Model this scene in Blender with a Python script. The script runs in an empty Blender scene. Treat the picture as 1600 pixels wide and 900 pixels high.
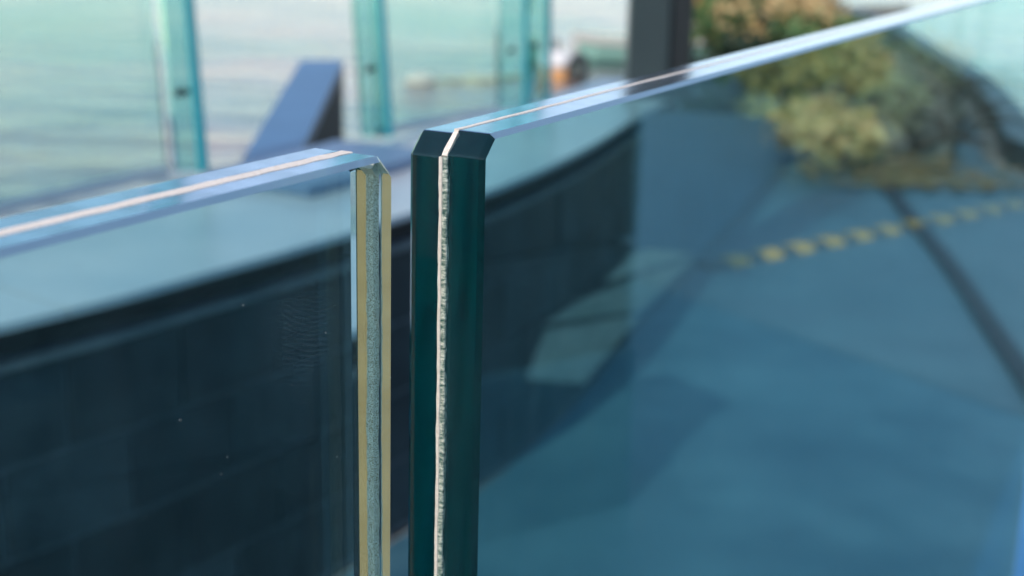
import bpy, bmesh, math, random
from mathutils import Vector, Matrix, noise as mnoise
R = math.radians
random.seed(7)
sc = bpy.context.scene

# ------------------------------------------------------------------ camera
CAM_Z, F_PX, PITCH, ROLL = 1.16, 2246.14, 0.26673, 0.02596
cam_d = bpy.data.cameras.new("camera")
cam = bpy.data.objects.new("camera", cam_d)
sc.collection.objects.link(cam)
cam.location = (0, 0, CAM_Z)
cam.rotation_euler = (Matrix.Rotation(math.pi / 2 - PITCH, 3, 'X') @ Matrix.Rotation(ROLL, 3, 'Z')).to_euler()
cam_d.sensor_width = 36.0
cam_d.lens = F_PX / 1600 * 36
cam_d.clip_start, cam_d.clip_end = 0.02, 6000
cam_d.dof.use_dof = True
cam_d.dof.focus_distance = 0.385
cam_d.dof.aperture_fstop = 12.0
cam_d.dof.aperture_blades = 7
sc.camera = cam

# ------------------------------------------------------------------ sky, sun, exposure
SUN_EL, SUN_AZ = R(50), R(-152)          # azimuth clockwise from +Y
world = bpy.data.worlds.new("World")
sc.world = world
world.use_nodes = True
wn = world.node_tree
sky = wn.nodes.new("ShaderNodeTexSky")
sky.sky_type = 'NISHITA'
sky.sun_disc = False
sky.sun_elevation, sky.sun_rotation = SUN_EL, SUN_AZ
sky.air_density, sky.dust_density, sky.ozone_density = 1.0, 0.3, 1.6
wn.links.new(sky.outputs[0], wn.nodes["Background"].inputs[0])
wn.nodes["Background"].inputs[1].default_value = 0.15
sun_d = bpy.data.lights.new("sun", 'SUN')
sun_d.energy, sun_d.angle, sun_d.color = 2.4, R(0.6), (1.0, 0.86, 0.72)
sun = bpy.data.objects.new("sun", sun_d)
sc.collection.objects.link(sun)
to_sun = Vector((math.sin(SUN_AZ) * math.cos(SUN_EL), math.cos(SUN_AZ) * math.cos(SUN_EL), math.sin(SUN_EL)))
sun.rotation_euler = to_sun.to_track_quat('Z', 'Y').to_euler()
vs = sc.view_settings
vs.view_transform, vs.look, vs.gamma, vs.exposure = 'Standard', 'None', 1.0, 0.5
sc.cycles.use_denoising = True
sc.cycles.max_bounces, sc.cycles.transmission_bounces, sc.cycles.glossy_bounces = 64, 60, 60
sc.cycles.caustics_reflective, sc.cycles.caustics_refractive = True, True
sc.cycles.use_adaptive_sampling = True
sc.cycles.adaptive_threshold = 0.02
sc.cycles.blur_glossy = 0.2
sc.cycles.sample_clamp_indirect = 6.0

# ------------------------------------------------------------------ helpers
COL = sc.collection


def mat(name):
    m = bpy.data.materials.new(name)
    m.use_nodes = True
    nt = m.node_tree
    b = nt.nodes["Principled BSDF"]
    return m, nt, b


def node(nt, kind, **kw):
    n = nt.nodes.new(kind)
    for k, v in kw.items():
        setattr(n, k, v)
    return n


def noise_tex(nt, scale, detail=3, rough=0.5, stretch=None):
    tc = node(nt, "ShaderNodeTexCoord")
    n = node(nt, "ShaderNodeTexNoise")
    n.inputs["Scale"].default_value = scale
    n.inputs["Detail"].default_value = detail
    n.inputs["Roughness"].default_value = rough
    if stretch:
        mp = node(nt, "ShaderNodeMapping")
        mp.inputs["Scale"].default_value = stretch
        nt.links.new(tc.outputs["Object"], mp.inputs[0])
        nt.links.new(mp.outputs[0], n.inputs["Vector"])
    else:
        nt.links.new(tc.outputs["Object"], n.inputs["Vector"])
    return n


def ramp(nt, src, stops):
    r = node(nt, "ShaderNodeValToRGB")
    e = r.color_ramp.elements
    while len(e) < len(stops):
        e.new(0.5)
    for el, (p, c) in zip(e, stops):
        el.position = p
        el.color = (*c, 1)
    nt.links.new(src, r.inputs[0])
    return r


def bump(nt, b, src, strength, dist):
    bp = node(nt, "ShaderNodeBump")
    bp.inputs["Strength"].default_value = strength
    bp.inputs["Distance"].default_value = dist
    nt.links.new(src, bp.inputs["Height"])
    nt.links.new(bp.outputs[0], b.inputs["Normal"])


def surface(name, c0, c1, rough=0.5, scale=6.0, bump_s=0.0, bump_d=0.002, metal=0.0, detail=4, lo=0.35, hi=0.65, stretch=None, coat=0.0):
    m, nt, b = mat(name)
    n = noise_tex(nt, scale, detail, 0.6, stretch)
    r = ramp(nt, n.outputs["Fac"], [(lo, c0), (hi, c1)])
    nt.links.new(r.outputs[0], b.inputs["Base Color"])
    b.inputs["Roughness"].default_value = rough
    b.inputs["Metallic"].default_value = metal
    b.inputs["Coat Weight"].default_value = coat
    if bump_s:
        bump(nt, b, n.outputs["Fac"], bump_s, bump_d)
    return m


def obj(name, bm, m, parent=None, smooth=False):
    me = bpy.data.meshes.new(name)
    bm.normal_update()
    bm.to_mesh(me)
    bm.free()
    me.materials.append(m)
    if smooth:
        me.polygons.foreach_set("use_smooth", [True] * len(me.polygons))
    o = bpy.data.objects.new(name, me)
    COL.objects.link(o)
    if parent:
        o.parent = parent
    return o


def empty(name, loc=(0, 0, 0), rz=0.0):
    o = bpy.data.objects.new(name, None)
    o.empty_display_size = 0.1
    o.location = loc
    o.rotation_euler = (0, 0, rz)
    COL.objects.link(o)
    return o


def tag(o, label, cat, group=None):
    o["label"], o["category"] = label, cat
    if group:
        o["group"] = group
    return o


def structure(o):
    o["kind"] = "structure"
    return o


def box(bm, c, s, rot=None, bevel=0.0):
    r = bmesh.ops.create_cube(bm, size=1.0)
    vs_ = r["verts"]
    M = Matrix.Translation(c) @ (rot.to_4x4() if rot else Matrix.Identity(4)) @ Matrix.Diagonal((*s, 1))
    bmesh.ops.transform(bm, matrix=M, verts=vs_)
    if bevel:
        es = list({e for v in vs_ for e in v.link_edges})
        bmesh.ops.bevel(bm, geom=es, offset=bevel, segments=2, affect='EDGES', profile=0.5)


def prism(bm, pts, z0, z1):
    """closed prism over a plan polygon"""
    lo = [bm.verts.new((x, y, z0)) for x, y in pts]
    hi = [bm.verts.new((x, y, z1)) for x, y in pts]
    n = len(pts)
    f = [bm.faces.new(hi), bm.faces.new(lo[::-1])]
    for i in range(n):
        f.append(bm.faces.new((lo[i], lo[(i + 1) % n], hi[(i + 1) % n], hi[i])))
    bmesh.ops.recalc_face_normals(bm, faces=f)
    return f


def ray(x, y):
    """direction through a pixel of the 1600 x 900 photograph, used to survey plan positions"""
    u, v = x - 800, y - 450
    c, s = math.cos(ROLL), math.sin(ROLL)
    a, b = u * c + v * s, -u * s + v * c
    return Vector((a, F_PX * math.cos(PITCH) - b * math.sin(PITCH), -F_PX * math.sin(PITCH) - b * math.cos(PITCH))) / F_PX


def on_z(x, y, z):
    d = ray(x, y)
    return d * ((z - CAM_Z) / d.z) + Vector((0, 0, CAM_Z))


class Path:
    """smooth plan curve through points, walked by arc length"""

    def __init__(self, pts, n=24):
        P = [Vector(p) for p in pts]
        P = [P[0] * 2 - P[1]] + P + [P[-1] * 2 - P[-2]]
        o = []
        for i in range(1, len(P) - 2):
            a, b, c, d = P[i - 1:i + 3]
            for k in range(n):
                t = k / n
                o.append(0.5 * ((2 * b) + (c - a) * t + (2 * a - 5 * b + 4 * c - d) * t * t + (3 * b - a - 3 * c + d) * t ** 3))
        o.append(P[-2])
        self.p = o
        self.s = [0.0]
        for a, b in zip(o, o[1:]):
            self.s.append(self.s[-1] + (b - a).length)
        self.len = self.s[-1]

    def at(self, s, off=0.0):
        s = min(max(s, 0), self.len - 1e-6)
        i = 0
        lo, hi = 0, len(self.s) - 1
        while hi - lo > 1:
            m_ = (lo + hi) // 2
            if self.s[m_] <= s:
                lo = m_
            else:
                hi = m_
        i = lo
        t = (s - self.s[i]) / max(self.s[i + 1] - self.s[i], 1e-9)
        q = self.p[i].lerp(self.p[i + 1], t)
        a, b = self.p[max(i - 3, 0)], self.p[min(i + 4, len(self.p) - 1)]
        tg = (b - a).normalized()
        left = Vector((-tg.y, tg.x))
        return q + left * off

    def nearest(self, p):
        p = Vector(p[:2])
        i = min(range(len(self.p)), key=lambda k: (self.p[k] - p).length)
        return self.s[i]


def sweep(bm, path, s0, s1, o0, o1, z0, z1, step=0.06, ztop=None):
    """solid strip along a path between two side offsets and two heights (ztop: height as a function of s)"""
    n = max(1, int(math.ceil((s1 - s0) / step)))
    rings = []
    for i in range(n + 1):
        s = s0 + (s1 - s0) * i / n
        zt = ztop(s) if ztop else z1
        a, b = path.at(s, o0), path.at(s, o1(s) if callable(o1) else o1)
        rings.append([bm.verts.new((a.x, a.y, z0)), bm.verts.new((b.x, b.y, z0)), bm.verts.new((b.x, b.y, zt)), bm.verts.new((a.x, a.y, zt))])
    f = [bm.faces.new(rings[0]), bm.faces.new(rings[-1][::-1])]
    for r0, r1 in zip(rings, rings[1:]):
        for k in range(4):
            f.append(bm.faces.new((r0[k], r1[k], r1[(k + 1) % 4], r0[(k + 1) % 4])))
    bmesh.ops.recalc_face_normals(bm, faces=f)


# ------------------------------------------------------------------ materials
def glass(name, absorb, density, smudge=False, ior=1.46):
    m, nt, b = mat(name)
    b.inputs["Base Color"].default_value = (1, 1, 1, 1)
    b.inputs["Transmission Weight"].default_value = 1.0
    b.inputs["IOR"].default_value = ior
    b.inputs["Roughness"].default_value = 0.0
    out = nt.nodes["Material Output"]
    if density:
        v = node(nt, "ShaderNodeVolumeAbsorption")
        v.inputs["Color"].default_value = (*absorb, 1)
        v.inputs["Density"].default_value = density
        nt.links.new(v.outputs[0], out.inputs["Volume"])
    else:
        b.inputs["Base Color"].default_value = (*absorb, 1)
    return m, nt, b


M_glass, nt, b = glass("laminated_glass", (0.10, 0.927, 0.920), 20.0, ior=1.42)
# ground and polished top edge and arrises: more sheen than the faces
ge = node(nt, "ShaderNodeNewGeometry")
sx = node(nt, "ShaderNodeSeparateXYZ")
gt = node(nt, "ShaderNodeMath", operation='GREATER_THAN')
gt.inputs[1].default_value = 0.9
ml = node(nt, "ShaderNodeMath", operation='MULTIPLY')
ml.inputs[1].default_value = 0.62
gl = node(nt, "ShaderNodeBsdfGlossy")
gl.inputs["Color"].default_value = (0.90, 0.86, 0.92, 1)
gl.inputs["Roughness"].default_value = 0.16
mxa = node(nt, "ShaderNodeMixShader")
nt.links.new(ge.outputs["True Normal"], sx.inputs[0])
nt.links.new(sx.outputs[2], gt.inputs[0])
pm = node(nt, "ShaderNodeMapping")
pm.inputs["Scale"].default_value = (90, 90, 90)
pn = node(nt, "ShaderNodeTexNoise")
pn.inputs["Scale"].default_value, pn.inputs["Detail"].default_value, pn.inputs["Roughness"].default_value = 1.0, 2, 0.65
nt.links.new(ge.outputs["Position"], pm.inputs[0])
nt.links.new(pm.outputs[0], pn.inputs["Vector"])
pr_ = node(nt, "ShaderNodeMapRange")
pr_.inputs["From Min"].default_value, pr_.inputs["From Max"].default_value = 0.35, 0.65
pr_.inputs["To Min"].default_value, pr_.inputs["To Max"].default_value = 0.75, 1.15
nt.links.new(pn.outputs["Fac"], pr_.inputs["Value"])
pk = node(nt, "ShaderNodeMath", operation='MULTIPLY')
nt.links.new(gt.outputs[0], pk.inputs[0])
nt.links.new(pr_.outputs[0], pk.inputs[1])
nt.links.new(pk.outputs[0], ml.inputs[0])
nt.links.new(ml.outputs[0], mxa.inputs[0])
nt.links.new(b.outputs[0], mxa.inputs[1])
nt.links.new(gl.outputs[0], mxa.inputs[2])
dt = node(nt, "ShaderNodeVectorMath", operation='DOT_PRODUCT')
dt.inputs[1].default_value = (0.882, -0.472, 0)
nt.links.new(ge.outputs["True Normal"], dt.inputs[0])
cp = node(nt, "ShaderNodeMath", operation='COMPARE')
cp.inputs[1].default_value, cp.inputs[2].default_value = 0.7, 0.15
nt.links.new(dt.outputs["Value"], cp.inputs[0])
mr = node(nt, "ShaderNodeMath", operation='MULTIPLY')
mr.inputs[1].default_value = 0.6
up = node(nt, "ShaderNodeMath", operation='GREATER_THAN')
up.inputs[1].default_value = 0.62
nt.links.new(sx.outputs[2], up.inputs[0])
cu = node(nt, "ShaderNodeMath", operation='MULTIPLY')
nt.links.new(cp.outputs[0], cu.inputs[0])
nt.links.new(up.outputs[0], cu.inputs[1])
nt.links.new(cu.outputs[0], mr.inputs[0])
ar = node(nt, "ShaderNodeBsdfGlossy")
ar.inputs["Color"].default_value = (0.80, 0.90, 0.90, 1)
ar.inputs["Roughness"].default_value = 0.45
mx = node(nt, "ShaderNodeMixShader")
nt.links.new(mr.outputs[0], mx.inputs[0])
nt.links.new(mxa.outputs[0], mx.inputs[1])
nt.links.new(ar.outputs[0], mx.inputs[2])
# faint greasy fingerprint on the near panel
tn = Vector((math.cos(0.50592), -math.sin(0.50592), 0))
dsm = ray(478, 515)
SM = Vector((0, 0, CAM_Z)) + dsm * (tn.dot(Vector((-0.03066, 0.35994, CAM_Z)) - Vector((0, 0, CAM_Z))) / tn.dot(dsm))
vd = node(nt, "ShaderNodeVectorMath", operation='DISTANCE')
vd.inputs[1].default_value = SM
nt.links.new(ge.outputs["Position"], vd.inputs[0])
fall = node(nt, "ShaderNodeMapRange", interpolation_type='SMOOTHSTEP')
fall.inputs["From Min"].default_value, fall.inputs["From Max"].default_value = 0.004, 0.021
fall.inputs["To Min"].default_value, fall.inputs["To Max"].default_value = 1.0, 0.0
nt.links.new(vd.outputs["Value"], fall.inputs["Value"])
wv = node(nt, "ShaderNodeTexWave", wave_type='RINGS', rings_direction='SPHERICAL')
wv.inputs["Scale"].default_value, wv.inputs["Distortion"].default_value = 260.0, 5.0
off = node(nt, "ShaderNodeVectorMath", operation='SUBTRACT')
off.inputs[1].default_value = SM + Vector((0.004, 0.01, 0.03))
nt.links.new(ge.outputs["Position"], off.inputs[0])
nt.links.new(off.outputs[0], wv.inputs["Vector"])
nz = node(nt, "ShaderNodeTexNoise")
nz.inputs["Scale"].default_value = 160
nt.links.new(ge.outputs["Position"], nz.inputs["Vector"])
m1 = node(nt, "ShaderNodeMath", operation='MULTIPLY')
m2 = node(nt, "ShaderNodeMath", operation='MULTIPLY')
m3 = node(nt, "ShaderNodeMath", operation='MULTIPLY')
m3.inputs[1].default_value = 0.08
# thin salt haze in patchy downward streaks
hm = node(nt, "ShaderNodeMapping")
hm.inputs["Scale"].default_value = (60, 60, 9)
hz = node(nt, "ShaderNodeTexNoise")
hz.inputs["Scale"].default_value, hz.inputs["Detail"].default_value, hz.inputs["Roughness"].default_value = 1.0, 3, 0.7
nt.links.new(ge.outputs["Position"], hm.inputs[0])
nt.links.new(hm.outputs[0], hz.inputs["Vector"])
hr = node(nt, "ShaderNodeMapRange")
hr.inputs["From Min"].default_value, hr.inputs["From Max"].default_value = 0.35, 0.8
hr.inputs["To Min"].default_value, hr.inputs["To Max"].default_value = 0.001, 0.015
nt.links.new(hz.outputs["Fac"], hr.inputs["Value"])
ms = node(nt, "ShaderNodeMath", operation='ADD')
nt.links.new(hr.outputs[0], ms.inputs[1])
nt.links.new(wv.outputs["Fac"], m1.inputs[0])
nt.links.new(fall.outputs[0], m1.inputs[1])
nt.links.new(m1.outputs[0], m2.inputs[0])
nt.links.new(nz.outputs["Fac"], m2.inputs[1])
nt.links.new(m2.outputs[0], m3.inputs[0])
df = node(nt, "ShaderNodeBsdfDiffuse")
df.inputs["Color"].default_value = (0.7, 0.75, 0.75, 1)
mx2 = node(nt, "ShaderNodeMixShader")
nt.links.new(m3.outputs[0], ms.inputs[0])
nt.links.new(ms.outputs[0], mx2.inputs[0])
nt.links.new(mx.outputs[0], mx2.inputs[1])
nt.links.new(df.outputs[0], mx2.inputs[2])
nt.links.new(mx2.outputs[0], nt.nodes["Material Output"].inputs["Surface"])
M_screen, _, _ = glass("screen_glass", (0.68, 0.91, 0.85), 0, ior=1.3)
M_fin, _, _ = glass("fin_glass", (0.40, 0.74, 0.71), 0, ior=1.25)
M_fin_edge, nt, b = mat("fin_edge")
b.inputs["Base Color"].default_value = (0.02, 0.30, 0.34, 1)
b.inputs["Roughness"].default_value = 0.15
M_seal = surface("sealant", (0.68, 0.58, 0.48), (0.80, 0.71, 0.61), 0.6, 900, 0.4, 0.0004)
M_pvb, nt, b = mat("rough_interlayer")
n = noise_tex(nt, 900, 4, 0.7, (0.5, 0.5, 1.3))
r = ramp(nt, n.outputs["Fac"], [(0.38, (0.03, 0.09, 0.075)), (0.49, (0.26, 0.32, 0.26)), (0.60, (0.62, 0.63, 0.53))])
nt.links.new(r.outputs[0], b.inputs["Base Color"])
b.inputs["Roughness"].default_value = 0.3
bump(nt, b, n.outputs["Fac"], 0.8, 0.0006)
M_pvb2, nt, b = mat("sparkling_interlayer")
n = noise_tex(nt, 3200, 3, 0.8)
r = ramp(nt, n.outputs["Fac"], [(0.40, (0.30, 0.22, 0.13)), (0.49, (0.80, 0.66, 0.48)), (0.58, (1.0, 0.93, 0.80))])
nt.links.new(r.outputs[0], b.inputs["Base Color"])
b.inputs["Roughness"].default_value = 0.25
bump(nt, b, n.outputs["Fac"], 1.0, 0.0005)
M_dust = surface("dust", (0.35, 0.38, 0.37), (0.5, 0.52, 0.5), 0.9, 50)
M_coping = surface("pale_coping_stone", (0.31, 0.37, 0.41), (0.41, 0.45, 0.47), 0.32, 3.0, 0.05, 0.002)
M_bluepaint = surface("blue_painted_steel", (0.022, 0.095, 0.22), (0.036, 0.125, 0.27), 0.4, 4.0, 0.03, 0.002)
M_rail = surface("blue_grey_rail", (0.09, 0.15, 0.25), (0.13, 0.20, 0.31), 0.45, 5)
M_slab = surface("dark_slate_cladding", (0.010, 0.020, 0.025), (0.024, 0.040, 0.047), 0.5, 9.0, 0.2, 0.003)
for mm in (M_slab,):
    nt = mm.node_tree
    b = nt.nodes["Principled BSDF"]
    src = b.inputs["Base Color"].links[0].from_socket
    oi = node(nt, "ShaderNodeObjectInfo")
    mr_ = node(nt, "ShaderNodeMapRange")
    mr_.inputs["To Min"].default_value, mr_.inputs["To Max"].default_value = 0.7, 1.35
    hs = node(nt, "ShaderNodeHueSaturation")
    nt.links.new(oi.outputs["Random"], mr_.inputs["Value"])
    nt.links.new(mr_.outputs[0], hs.inputs["Value"])
    nt.links.new(src, hs.inputs["Color"])
    nt.links.new(hs.outputs[0], b.inputs["Base Color"])
M_grout = surface("pale_grout", (0.06, 0.085, 0.10), (0.09, 0.12, 0.135), 0.8, 30)
M_trim = surface("zinc_trim", (0.09, 0.12, 0.13), (0.14, 0.17, 0.18), 0.45, 12, metal=0.3)
M_core = surface("shadow_gap", (0.008, 0.010, 0.012), (0.014, 0.016, 0.018), 0.8, 10)
M_deck = surface("blue_deck_paint", (0.012, 0.060, 0.098), (0.050, 0.135, 0.180), 0.5, 2.6, 0.05, 0.003, detail=6, lo=0.3, hi=0.7)
M_deck2 = surface("grey_blue_deck_paint", (0.045, 0.098, 0.125), (0.070, 0.130, 0.160), 0.5, 1.8, 0.05, 0.003, detail=6, lo=0.3, hi=0.7)
M_mat = surface("bright_blue_paint", (0.03, 0.16, 0.34), (0.045, 0.20, 0.40), 0.45, 5)
M_wing = surface("blue_grey_cladding", (0.02, 0.10, 0.17), (0.035, 0.135, 0.21), 0.5, 3.0, 0.05, 0.003, stretch=(1, 1, 3))
M_light_patch = surface("painted_light_patch", (0.26, 0.30, 0.25), (0.36, 0.39, 0.32), 0.6, 14, 0.1, 0.002)  # pale colour standing in for light on the wall
M_black = surface("black_rubber", (0.006, 0.008, 0.009), (0.014, 0.016, 0.017), 0.5, 20)
M_yellow = surface("yellow_paint", (0.74, 0.33, 0.02), (0.85, 0.42, 0.03), 0.6, 25)
M_concrete = surface("quay_concrete", (0.13, 0.14, 0.14), (0.20, 0.21, 0.20), 0.8, 4, 0.3, 0.004)
M_terrace = surface("tan_terrace_stone", (0.36, 0.215, 0.080), (0.44, 0.275, 0.110), 0.75, 2.2, 0.1, 0.003)
M_terrace.node_tree.nodes["Principled BSDF"].inputs["Specular IOR Level"].default_value = 0.0
M_slab.node_tree.nodes["Principled BSDF"].inputs["Specular IOR Level"].default_value = 0.25
M_post = surface("dark_painted_steel", (0.020, 0.032, 0.035), (0.032, 0.046, 0.048), 0.4, 3.0, 0.02, 0.002, stretch=(1, 1, 0.3))
M_soil = surface("leaf_litter_soil", (0.06, 0.085, 0.075), (0.24, 0.21, 0.15), 0.9, 6, 0.6, 0.02)
M_bark = surface("shrub_bark", (0.035, 0.028, 0.02), (0.07, 0.055, 0.04), 0.9, 30, 0.5, 0.004)
M_white = surface("white_paint", (0.72, 0.70, 0.66), (0.80, 0.79, 0.76), 0.4, 12)
M_orange = surface("orange_paint", (0.66, 0.32, 0.11), (0.74, 0.40, 0.16), 0.45, 12)
M_green = surface("pale_green_hull_paint", (0.26, 0.46, 0.37), (0.32, 0.52, 0.42), 0.4, 8)
M_cream = surface("cream_stone", (0.60, 0.51, 0.44), (0.70, 0.61, 0.54), 0.6, 12)
M_rope = surface("yellow_rope", (0.55, 0.47, 0.22), (0.66, 0.58, 0.32), 0.8, 60)


def water_material():
    m, nt, b = mat("harbour_water")
    tc = node(nt, "ShaderNodeTexCoord")
    mp = node(nt, "ShaderNodeMapping")
    mp.inputs["Scale"].default_value = (0.55, 1.3, 1)
    mp.inputs["Rotation"].default_value = (0, 0, R(12))
    nt.links.new(tc.outputs["Object"], mp.inputs[0])
    n1 = node(nt, "ShaderNodeTexNoise")
    n1.inputs["Scale"].default_value, n1.inputs["Detail"].default_value, n1.inputs["Roughness"].default_value = 1.1, 5, 0.55
    nt.links.new(mp.outputs[0], n1.inputs["Vector"])
    n2 = node(nt, "ShaderNodeTexNoise")
    n2.inputs["Scale"].default_value, n2.inputs["Detail"].default_value = 0.22, 2
    nt.links.new(tc.outputs["Object"], n2.inputs["Vector"])
    r = ramp(nt, n2.outputs["Fac"], [(0.38, (0.07, 0.15, 0.12)), (0.48, (0.14, 0.15, 0.14)), (0.58, (0.30, 0.22, 0.18))])  # warm beige stops put reflected shore light into the water colour
    nt.links.new(r.outputs[0], b.inputs["Base Color"])
    b.inputs["Roughness"].default_value = 0.12
    b.inputs["IOR"].default_value = 1.33
    bump(nt, b, n1.outputs["Fac"], 0.65, 0.13)
    return m


M_water = water_material()


def leaf_material(name, cols):
    m, nt, b = mat(name)
    g = node(nt, "ShaderNodeNewGeometry")
    r = ramp(nt, g.outputs["Random Per Island"], [(i / (len(cols) - 1), c) for i, c in enumerate(cols)])
    nt.links.new(r.outputs[0], b.inputs["Base Color"])
    b.inputs["Roughness"].default_value = 0.55
    tr = node(nt, "ShaderNodeBsdfTranslucent")
    mx = node(nt, "ShaderNodeMixShader")
    mx.inputs[0].default_value = 0.3
    nt.links.new(r.outputs[0], tr.inputs["Color"])
    out = nt.nodes["Material Output"]
    nt.links.new(b.outputs[0], mx.inputs[1])
    nt.links.new(tr.outputs[0], mx.inputs[2])
    nt.links.new(mx.outputs[0], out.inputs["Surface"])
    return m


# ------------------------------------------------------------------ the setting
WATER_Z = -1.0
bm = bmesh.new()
bmesh.ops.create_grid(bm, x_segments=1, y_segments=1, size=2500)
w = obj("harbour_water", bm, M_water)
w.location.z = WATER_Z
structure(w)

# line of the inner face of the low wall, surveyed from its coping and from its foot
WALL = Path([(-2.9, 0.05), (-2.0, 0.45), (-1.25, 1.05), (-0.659, 1.773), (-0.459, 2.06), (-0.272, 2.36), (-0.055, 2.745), (0.135, 3.22),
             (0.335, 3.87), (0.640, 4.76), (1.0, 5.85), (1.416, 7.10), (2.15, 9.4), (3.3, 13.0), (4.6, 17.6)])
S_POST = WALL.nearest((0.318, 3.83))
S_WING_END = WALL.nearest((1.416, 7.10))
COP_Z = 0.615

kerb_px = [(1285, -2), (1400, 44), (1450, 74), (1520, 116), (1556, 148), (1584, 178), (1630, 232), (1690, 275)]
kerb_pts = [on_z(x, y, 0.11).to_2d() for x, y in kerb_px]
PN, PC = Vector((math.cos(0.47789), -math.sin(0.47789))), Vector((-0.00843, 0.37385))


def across(p):
    """mirror a plan point across the glass, for unseen things added to its reflection"""
    p = Vector(p)
    return p - PN * (2 * PN.dot(p - PC))


kl = kerb_pts[:-1]
tip = kl[-1] - PN * PN.dot(kl[-1] - PC)
KERB = Path([tuple(p) for p in kl] + [tuple(tip)] + [tuple(across(p)) for p in kl[::-1]])  # mirrored second half is added so its reflection overlays the first

outline = [WALL.at(i * 0.25, -0.0) for i in range(int(WALL.len / 0.25) + 1)]
quay_pts = [(-9, -0.1)] + [(p.x, p.y) for p in outline] + [(KERB.at(i * 0.3).x, KERB.at(i * 0.3).y) for i in range(int(KERB.len / 0.3) + 1)] + [(15, 13), (15, -7), (-9, -7)]
bm = bmesh.new()
prism(bm, quay_pts, -1.8, -0.004)
structure(obj("quay_ground", bm, M_concrete))


def sheet(name, pts, z, m):
    bm = bmesh.new()
    vs_ = [bm.verts.new((x, y, z)) for x, y in pts]
    f = bm.faces.new(vs_)
    bmesh.ops.triangulate(bm, faces=[f])
    bmesh.ops.recalc_face_normals(bm, faces=bm.faces)
    for f in bm.faces:
        if f.normal.z < 0:
            f.normal_flip()
    return structure(obj(name, bm, m))


joint_px = [(1375, 285), (1420, 345), (1480, 420), (1540, 510), (1600, 600), (1660, 700)]
JOINT = Path([tuple(on_z(x, y, 0.0).to_2d()) for x, y in joint_px])
wall_in = [WALL.at(s, -0.012) for s in [S_POST * k / 24 for k in range(25)] + [S_POST + (S_WING_END - S_POST) * k / 10 for k in range(1, 11)]]
joint_pts = [(JOINT.at(JOINT.len * k / 20).x, JOINT.at(JOINT.len * k / 20).y) for k in range(21)]
deck_pts = [(p.x, p.y) for p in wall_in if p.y > 0.7] + joint_pts + [(14.5, joint_pts[-1][1]), (14.5, -6.5), (-0.75, -6.5), (-0.75, 0.9)]
sheet("blue_deck", deck_pts, 0.0, M_deck)
sk0, sk1 = KERB.nearest(kerb_pts[4]) + 0.2, KERB.nearest(across(kerb_pts[4])) - 0.2
kerb_in = [KERB.at(sk0 + (sk1 - sk0) * i / 24, -0.17) for i in range(25)]
rb = across((1.62, 6.2))
side_pts = [(x + 0.02, y + 0.004) for x, y in joint_pts[::-1]] + [(p.x, p.y) for p in kerb_in] + [(rb.x, rb.y), tuple(across((1.5, 6.75))), (9.0, 9.0), (14.5, 9.0), (14.5, joint_pts[-1][1] + 0.004)]
sheet("side_deck", side_pts, 0.0, M_deck2)
sheet("tan_terrace", [(-8.5, -0.3), (-2.9, -0.02), (-2.0, 0.38), (-1.3, 0.92), (-0.77, 0.92), (-0.77, -6.5), (-8.5, -6.5)], 0.0, M_terrace)

# dark joint between the two decks: a low raised edging
bm = bmesh.new()
sweep(bm, JOINT, 0.0, JOINT.len, -0.018, 0.036, -0.002, 0.016, 0.08)
tag(obj("deck_edging", bm, M_black), "thin dark edging strip curving across the blue deck at right", "edging strip", "dark edging strips on the deck")
JOINT2 = Path([tuple(across(p)) for p in joint_pts[::2]])  # unseen mirror copy, added so the reflected arc turns dark too
bm = bmesh.new()
sweep(bm, JOINT2, 0.0, JOINT2.len, -0.036, 0.018, -0.002, 0.016, 0.08)
tag(obj("deck_edging", bm, M_black), "thin dark edging strip added out of view to darken the arc mirrored in the tall panel", "edging strip", "dark edging strips on the deck")

# planting bed behind the wing wall
bed = [WALL.at(S_WING_END - 0.9 + (WALL.len - S_WING_END + 0.9) * k / 14, -0.10) for k in range(15)]
kin = [KERB.at(KERB.nearest(kerb_pts[4]) * k / 14, -0.16) for k in range(15)]
bed_pts = [(p.x, p.y) for p in bed] + [(p.x, p.y) for p in kin] + [(2.12, 6.95), (1.98, 6.45), (1.80, 6.62), (1.70, 6.2), (1.58, 6.42), (1.50, 6.75)]
bm = bmesh.new()
prism(bm, bed_pts, -0.002, 0.012)
structure(obj("planting_bed", bm, M_soil))

bm = bmesh.new()
prism(bm, [tuple(across(p)) for p in bed_pts[5:]][::-1], -0.002, 0.011)  # unseen copy of the bed, added for its reflection in the panel
structure(obj("planting_bed", bm, M_soil))  # added, unseen copy of the bed, for its reflection

# fallen leaves scattered over the front of the bed and its added, unseen copy
M_litter = leaf_material("fallen_leaves", [(0.20, 0.15, 0.08), (0.34, 0.24, 0.11), (0.16, 0.18, 0.10)])
for side in (0, 1):
    bm = bmesh.new()
    rl = random.Random(31 + side)
    for _ in range(420):
        x, y = rl.gauss(1.75, 0.22), 6.05 + abs(rl.gauss(0, 0.55)) - 0.12
        p = across((x, y)) if side else Vector((x, y))  # second side lies on the added, unseen bed
        a_ = rl.uniform(0, 6.283)
        u = Vector((math.cos(a_), math.sin(a_), 0)) * rl.uniform(0.02, 0.04)
        v = Vector((-u.y, u.x, 0)) * 0.6
        c = Vector((p.x, p.y, 0.016 + rl.random() * 0.01))
        q = [bm.verts.new(c + t) for t in (u, v + Vector((0, 0, 0.008)), -u, -v + Vector((0, 0, 0.006)))]
        bm.faces.new((q[0], q[1], q[2]))
        bm.faces.new((q[0], q[2], q[3]))
    o = tag(obj("leaf_litter", bm, M_litter), ("brown fallen leaves scattered at the front of the shrub bed", "brown fallen leaves added on the unseen right bed for its reflection in the glass")[side], "leaves")
    o["kind"] = "stuff"

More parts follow.
